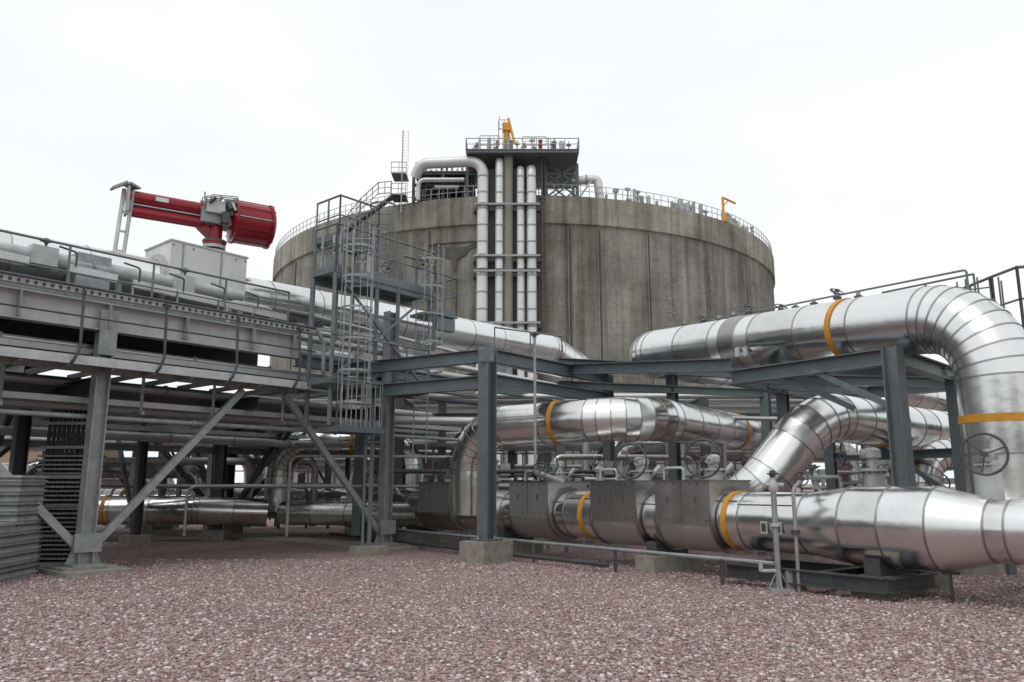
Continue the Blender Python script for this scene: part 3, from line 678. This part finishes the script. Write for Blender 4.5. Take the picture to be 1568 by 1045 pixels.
    v.lathe(cc(0,0,7.4),cc(0,0,8),[(0,.22),(.1,.22),(.1,.32),(.18,.32),(.18,.2),(.35,.2),(.35,.28),(.45,.28),(.45,.18),(.9,.18)],RED,18,split=True)
    v.fl(cc(0,0,7.54),(0,0,1),.36,.08,GALVL); v.fl(cc(0,0,7.85),(0,0,1),.3,.06,DARK); v.fl(cc(0,0,7.7),(0,0,1),.28,.08,GALVL)
    v.lathe(cc(.3,0,z),cc(1.5,0,z),[(0,.25),(.06,.45),(.1,.52),(.1,.60),(.16,.60),(.16,.54),(.7,.54),(1.02,.54),(1.02,.60),(1.08,.60),(1.08,.54),(1.15,.46),(1.2,.1)],RED,32,split=True)
    for i in range(12):
        a_=i*math.pi/6; off=an*math.cos(a_)*.57+V((0,0,math.sin(a_)*.57)); v.cyl(cc(.36,0,z)+off,cc(1.42,0,z)+off,.014,GALVL if i%3==0 else RED,6)
    v.box(cc(-.02,0,z-.02),(.8,.6,.4),GALV,ra); v.box(cc(-.1,-.3,z+.18),(.45,.25,.32),GALVL,ra); v.box(cc(.15,-.38,z-.08),(.2,.18,.28),DARK,ra); v.box(cc(.25,-.2,z+.3),(.25,.25,.3),GALV,ra)
    for i in range(16):
        q=cc(random.uniform(-.45,.4),random.uniform(-.5,.1),z+random.uniform(0,.35)); v.cyl(q,q+V((random.uniform(-.2,.2),0,random.uniform(.1,.28))),random.uniform(.025,.07),random.choice([GALVL,GALV,DARK,BAND]),8)
    for k in range(3): v.tube([cc(-.45+k*.1,-.3,z+.1),cc(-.45+k*.1,-.48,z+.35+k*.05),cc(.4,-.48,z+.42+k*.05),cc(.45+k*.05,-.4,z+.1)],.014,BAND,seg=6)
    v.lathe(cc(-.3,0,z+.16),cc(-2.2,0,z+.16),[(0,.14),(.05,.25),(.12,.25),(.12,.18),(1.75,.18),(1.75,.22),(1.83,.22),(1.87,.1)],RED,20,split=True)
    v.lathe(cc(-.3,-.05,z-.22),cc(-2.1,-.05,z-.22),[(0,.1),(.1,.13),(1.72,.13),(1.8,.1)],RED,16,split=True)
    v.box(cc(-1.2,-.02,z-.05),(1.7,.06,.2),RED,ra); v.box(cc(-1.2,-.1,z-.03),(1.6,.03,.03),GALVL,ra)
    v.box(cc(-1.35,-.185,z+.18),(.3,.01,.11),WHT,ra)
    v.beam(cc(-.4,0,z-.25),cc(-.05,0,z-.55),.2,.2,RED)
    for k in(-.1,.1): v.beam(cc(-2.3+k,-.3,5.4),cc(-2.12+k,-.15,z+.3),.05,.08,GALVL)
    for zz in range(6): v.beam(cc(-2.4+zz*.03,-.3+zz*.025,5.7+zz*.5),cc(-2.2+zz*.03,-.3+zz*.025,5.7+zz*.5),.03,.05,GALVL)
    v.beam(cc(-2.5,-.3,z+.2),cc(-2.2,-.25,z+.42),.3,.05,GALV); v.beam(cc(-2.2,-.25,z+.42),cc(-1.95,0,z+.40),.3,.05,GALV); v.box(cc(-2.12,0,z+.05),(.06,.55,.65),GALVL,ra)
    v.done()
rack()
def tower():
    b=B('access_stair_tower')
    s0,s1,o0,o1=4.9,8.2,-.75,.15; z=6.75
    c=gp((s0+s1)/2,(o0+o1)/2,z); b.grate(c,gd*(s1-s0)/2,gn*(o1-o0)/2,RAIL)
    b.ibeam(gp(s0,o0,z-.15),gp(s1,o0,z-.15),.08,.16,SLATE); b.ibeam(gp(s0,o1,z-.15),gp(s1,o1,z-.15),.08,.16,SLATE)
    b.rail([gp(s0,o1,z),gp(s0,o0,z),gp(s1,o0,z),gp(s1,o1,z)],1.15,.65,RAIL,.024)
    z2=8.0
    c=gp(6.35,.75,z2); b.grate(c,gd*.65,gn*.5,RAIL); b.rail([gp(5.7,1.25,z2),gp(5.7,.25,z2),gp(7.0,.25,z2),gp(7.0,1.25,z2)],1.1,.6,RAIL,.026)
    for s,o in((5.7,.25),(7,.25),(5.7,1.25),(7,1.25)): b.beam(gp(s,o,5.2),gp(s,o,z2),.08,.08,SLATE)
    b.beam(gp(5.7,.25,z),gp(7,.25,z2),.05,.05,SLATE); b.beam(gp(7,1.25,z),gp(5.7,1.25,z2),.05,.05,SLATE)
    b.ladder(gp(7.3,.4,z),9.2,(.1,-1,0),.45,True,RAIL,.9)
    for s,o,zb in((s0,o0,3.0),(6.2,o0,.2),(s1,o0,5.2),(s0,.15,3.0),(6.9,o0,4.0)):
        b.beam(gp(s,o,zb),gp(s,o,z-.1),.09,.09,SLATE)
    b.box(gp(6.2,o0,.1),(.7,.6,.2),CONC,rg); b.beam(gp(6.0,o0,.2),gp(6.0,o0,3),.06,.06,SLATE)
    b.ladder(gp(5.5,-1.0,2.9),z+1.1,(-.1,-1,0),.5,True,GALV,.6)
    b.ladder(gp(8.0,-.5,2.2),8.0,(.6,-.7,0),.42,True,GALV,2.4)
    z3=4.0
    b.grate(gp(6.2,-.4,z3),gd*1.6,gn*.6,SLATE); b.rail([gp(4.7,-1.0,z3),gp(7.8,-1.0,z3)],1.1,.75,RAIL,.026)
    b.rail([gp(4.8,-1.3,2.9),gp(6.0,-1.3,2.9)],1.1,.5,RAIL,.024); b.grate(gp(5.4,-.95,2.88),gd*.65,gn*.4,SLATE)
    for k in range(9): b.cyl(gp(4.8+k*.14,-1.32,2.95),gp(4.8+k*.14,-1.32,3.95),.014,GALV,5)
    b.beam(gp(4.8,-1.0,z-.2),gp(7.7,-.95,4.1),.05,.05,SLATE); b.beam(gp(7.7,-1.0,z-.2),gp(4.8,-.95,4.1),.05,.05,SLATE)
    for q in((5.2,0,z+.3),(6.9,.0,z+.2),(7.6,-.6,z+.35)): b.box(gp(*q),(.3,.25,.45),GALV,rg); b.wheel(gp(q[0],q[1]-.3,q[2]+.35),(0,-1,.2),.16,DARK)
    for i in range(14):
        q=(random.uniform(4.9,8.3),random.uniform(-.7,.1),z+.1); h=random.uniform(.3,1.1)
        b.cyl(gp(*q),gp(q[0],q[1],q[2]+h),random.uniform(.02,.05),random.choice([GALV,SLATE,GALVL]),8)
    for zz in (5.2,5.8): b.beam(gp(s0,o0,zz),gp(s1,o0,zz),.05,.07,SLATE)
    b.tube([gp(7.7,0,z+1.1),gp(8.6,-.2,z+1.1),gp(8.9,-.3,z+.2)],.03,RAIL)
    b.box(gp(8.8,-.1,6.3),(1.0,.9,.08),SLATE,rg); b.rail([gp(8.3,-.5,6.35),gp(9.3,-.5,6.35),gp(9.3,.4,6.35)],1.1,.5,RAIL,.024); b.box(gp(8.9,-.4,6.05),(.7,.2,.35),SLATE,rg)
    b.done()
tower()
def cablebox():
    b=B('louvred_cable_cabinet')
    for x,y,z1,w in((-9.6,14.3,1.75,1.9),(-9.3,13.5,.95,1.5)):
        b.box((x,y,z1/2),(w,.9,z1),GALV,.1)
        k=.08
        while k<z1-.04: b.box((x,y,k),(w+.06,.98,.025),DARK if int(k*12)%2 else GALV,.1); k+=.085
        b.box((x,y,z1+.02),(w+.1,1.02,.04),GALV,.1)
    b.done()
    c=B('cable_riser')
    for i in range(9):
        x=-9.75+i*.1; c.tube([(x,16.6,.1),(x,16.6,3.0),(x-.3,17.2,3.5),(x-1,18,3.6)],.04,CABLE,R=.4,seg=8)
    for z in(.6,1.2,1.8,2.4,2.9): c.box((-9.35,16.5,z),(1.0,.06,.06),GALV)
    c.box((-9.35,16.75,1.2),(1.0,.25,2.2),GALV)
    for k in range(24): c.box((-9.35,16.6,.15+k*.09),(1.06,.28,.03),GALV)
    c.done()
cablebox()
# ---------------------------------------------------------------- background process area
def bgpipes():
    b=B('process_pipework')
    C=b.cladpipe
    C([(-3.2,25.0,.9),(-3.2,25.0,3.0),(-7.6,26,3.0),(-7.6,26,.8)],.45,R=1.1,seg=28,n=7)
    C([(-12,30,3.0),(-9.5,29.5,3.0),(-9.5,29.5,.9)],.42,R=1.0,seg=24)
    C([(-20,31,2.0),(-13.4,30.5,2.0),(-13.4,30.5,.7)],.5,R=1.0,seg=24)
    C([(-11.2,32,4.6),(-11.2,32,3.4),(-9,33,2.6),(-4,33,2.6)],.5,R=1.0,seg=24)
    C([(-5.2,28,.9),(-5.2,28,2.6),(-1,29,2.6),(-1,29,.8)],.5,R=1.1,seg=24)
    C([(-7,24.6,.8),(-1.5,22.5,.8)],.35,seg=24)
    C([(3,25,.8),(3,25,2.9),(12,28,2.9),(12,28,.6)],.5,R=1.1,seg=24)
    C([(5.5,19.5,.9),(11,20.5,.9),(18,20.5,.9)],.5,R=1.1,seg=28)
    C([(0,23,1.0),(14,25,1.0)],.45,seg=24)
    C([(9.2,17.8,1.0),(9.2,17.8,2.3),(14,18.5,2.3)],.35,R=.8,seg=24)
    C([(9.9,21,1.0),(9.9,21,4.2),(15,26,4.2)],.4,R=.9,seg=24)
    C([(-24,22.5,.9),(-9.5,24,.9),(-7.5,24.6,.8)],.42,seg=24)
    C([(-16,26,.8),(-16,26,2.2),(-10.5,27,2.2),(-10.5,27,.8)],.35,R=.8,seg=24)
    b.ring((-5,25.4,3.0),(-4.4,1,0),.48,.1,YEL,28); b.ring((-12,23.75,.9),(14.5,1.5,0),.45,.1,YEL,28)
    for i in range(36):
        z=random.choice([1.6,2.0,2.4,3.0,3.4]); y=random.uniform(21,33); x0=random.uniform(-15,6); L=random.uniform(3,9)
        b.tube([(x0,y,.3),(x0,y,z),(x0+L,y+L*.2,z),(x0+L,y+L*.2,.3)],random.choice([.04,.06,.08,.12]),random.choice([CLADD,GALV,DARK,GALVL]),R=.25,seg=10)
    b.done()
    s=B('background_pipe_rack')
    for x in(-26,-20,-14,-9,-3.5,1.5,6,11,16):
        for y in(24.5,34):
            if abs(x+14)<1 and y<30: continue
            s.ibeam((x,y,.3),(x,y,4.3),.26,.26,SLATE if x>-5 else DARK,up=(0,1,0)); s.box((x,y,.15),(.7,.7,.3),CONC)
            s.beam((x+.1,y,.5),(x+2.2,y,3.4),.1,.1,DARK if x<0 else SLATE)
        s.ibeam((x,24.5,3.4),(x,34,3.4),.22,.28,DARK); s.ibeam((x,24.5,4.2),(x,34,4.2),.22,.28,SLATE)
    for y in(24.5,34):
        s.ibeam((-26,y,3.7),(18,y,3.7),.2,.28,SLATE)
    for i,y in enumerate((26,27.3,28.8,30,31.4,32.6)):
        s.cyl((-30,y,3.75),(17,y,3.75),(.12,.25,.3,.15,.28,.2)[i],(GALVL,CLADD,CLAD,GALV,CLAD,CLADD)[i],18)
        s.cyl((-30,y-.4,4.5),(17,y-.4,4.5),(.1,.15,.2,.12,.18,.1)[i],CLADD,14)
    for q in range(5): s.box((-8,25+q*.9,2.9),(34,.5,.08),GALV)
    for x in(-11,-6,0,4,8.5,13):
        s.beam((x,29,.2),(x,29,3.8),.16,.16,DARK); s.beam((x,29,.4),(x-1.8,29,3.4),.08,.08,DARK)
    for x,y,z in((-9,31,1.6),(0,30,1.7),(6.5,28,1.8),(12,23.5,1.7)):
        s.box((x,y,z),(4,1.2,.08),GALV); s.rail([(x-2,y-.6,z),(x+2,y-.6,z)],1.1,.8,GALV,.03)
        for k in(-1.9,0,1.9): s.beam((x+k,y,0),(x+k,y,z),.1,.1,DARK)
    s.done()
    for i in range(60):
        x=random.uniform(-13,15); y=random.uniform(18.0,26)
        if x<14.8-.75*y+1.1: continue
        v=B('field_valve'); z=random.uniform(1.5,2.1)
        v.cyl((x,y,0),(x,y,z),.05,GALV,8); v.lathe((x,y,z-.35),(x,y,z+.4),[(0,.06),(0,.14),(.06,.14),(.06,.09),(.25,.11),(.25,.15),(.32,.15),(.4,.06),(.6,.03)],random.choice([GALVL,GALV,DARK]),12,split=True)
        if i%2: v.wheel((x,y-.1,z+.1),(random.uniform(-.5,.5),-1,0),random.uniform(.12,.27),DARK,4)
        else: v.wheel((x,y,z+.25),(0,0,1),.15,random.choice([DARK,GALV]),4)
        if i%3==0: v.box((x+.25,y,z),(.3,.2,.35),random.choice([GALVL,WHT,GALV]))
        v.cyl((x-.4,y,z-.3),(x+.5,y,z-.3),.06,CLADD,10)
        v.done()
    h=B('distant_building'); h.box((-44,75,4),(10,8,8),BRICK); h.box((-44,75,8.1),(10.6,8.6,.25),DARK)
    for i in range(4):
        for k in(1.8,4.8): h.box((-47.6+i*2.3,70.98,k+.6),(1.2,.1,1.3),GLASS)
    h.done()
bgpipes()
# ---------------------------------------------------------------- world, sun, camera
w=bpy.data.worlds.new('World'); scene.world=w; w.use_nodes=True; nt=w.node_tree
bg=nt.nodes['Background']
sky=N(nt,'ShaderNodeTexSky',sky_type='NISHITA'); sky.sun_disc=False; sky.sun_elevation=math.radians(60); sky.sun_rotation=math.radians(215); sky.dust_density=4
hs=N(nt,'ShaderNodeHueSaturation'); hs.inputs['Saturation'].default_value=.35; nt.links.new(sky.outputs[0],hs.inputs['Color'])
tc=N(nt,'ShaderNodeTexCoord'); mpn=N(nt,'ShaderNodeMapping'); mpn.inputs['Scale'].default_value=(1,1,2.5); nt.links.new(tc.outputs['Generated'],mpn.inputs[0])
cn=N(nt,'ShaderNodeTexNoise'); cn.inputs['Scale'].default_value=1.6; cn.inputs['Detail'].default_value=4; nt.links.new(mpn.outputs[0],cn.inputs['Vector'])
cr=ramp(nt,cn.outputs['Fac'],[(.35,(9.4,9.95,10.4)),(.62,(10.6,10.75,10.85))])
mx=N(nt,'ShaderNodeMix',data_type='RGBA'); mx.inputs[0].default_value=.92
nt.links.new(hs.outputs[0],mx.inputs[6]); nt.links.new(cr.outputs[0],mx.inputs[7]); nt.links.new(mx.outputs[2],bg.inputs[0])
bg.inputs[1].default_value=.1
sd=bpy.data.lights.new('sun','SUN'); sd.energy=.9; sd.angle=math.radians(35); sd.color=(1,.97,.93)
so=bpy.data.objects.new('sun',sd); scene.collection.objects.link(so)
el,az=math.radians(60),math.radians(215)
dirv=V((math.sin(az)*math.cos(el),math.cos(az)*math.cos(el),math.sin(el)))
so.rotation_euler=dirv.to_track_quat('Z','Y').to_euler()
cd=bpy.data.cameras.new('camera'); cd.lens=27.55; cd.sensor_width=36; cd.clip_end=5000; cd.clip_start=.1
co=bpy.data.objects.new('camera',cd); scene.collection.objects.link(co); co.location=(0,0,1.6); co.rotation_euler=(math.radians(100.5),0,0)
scene.camera=co
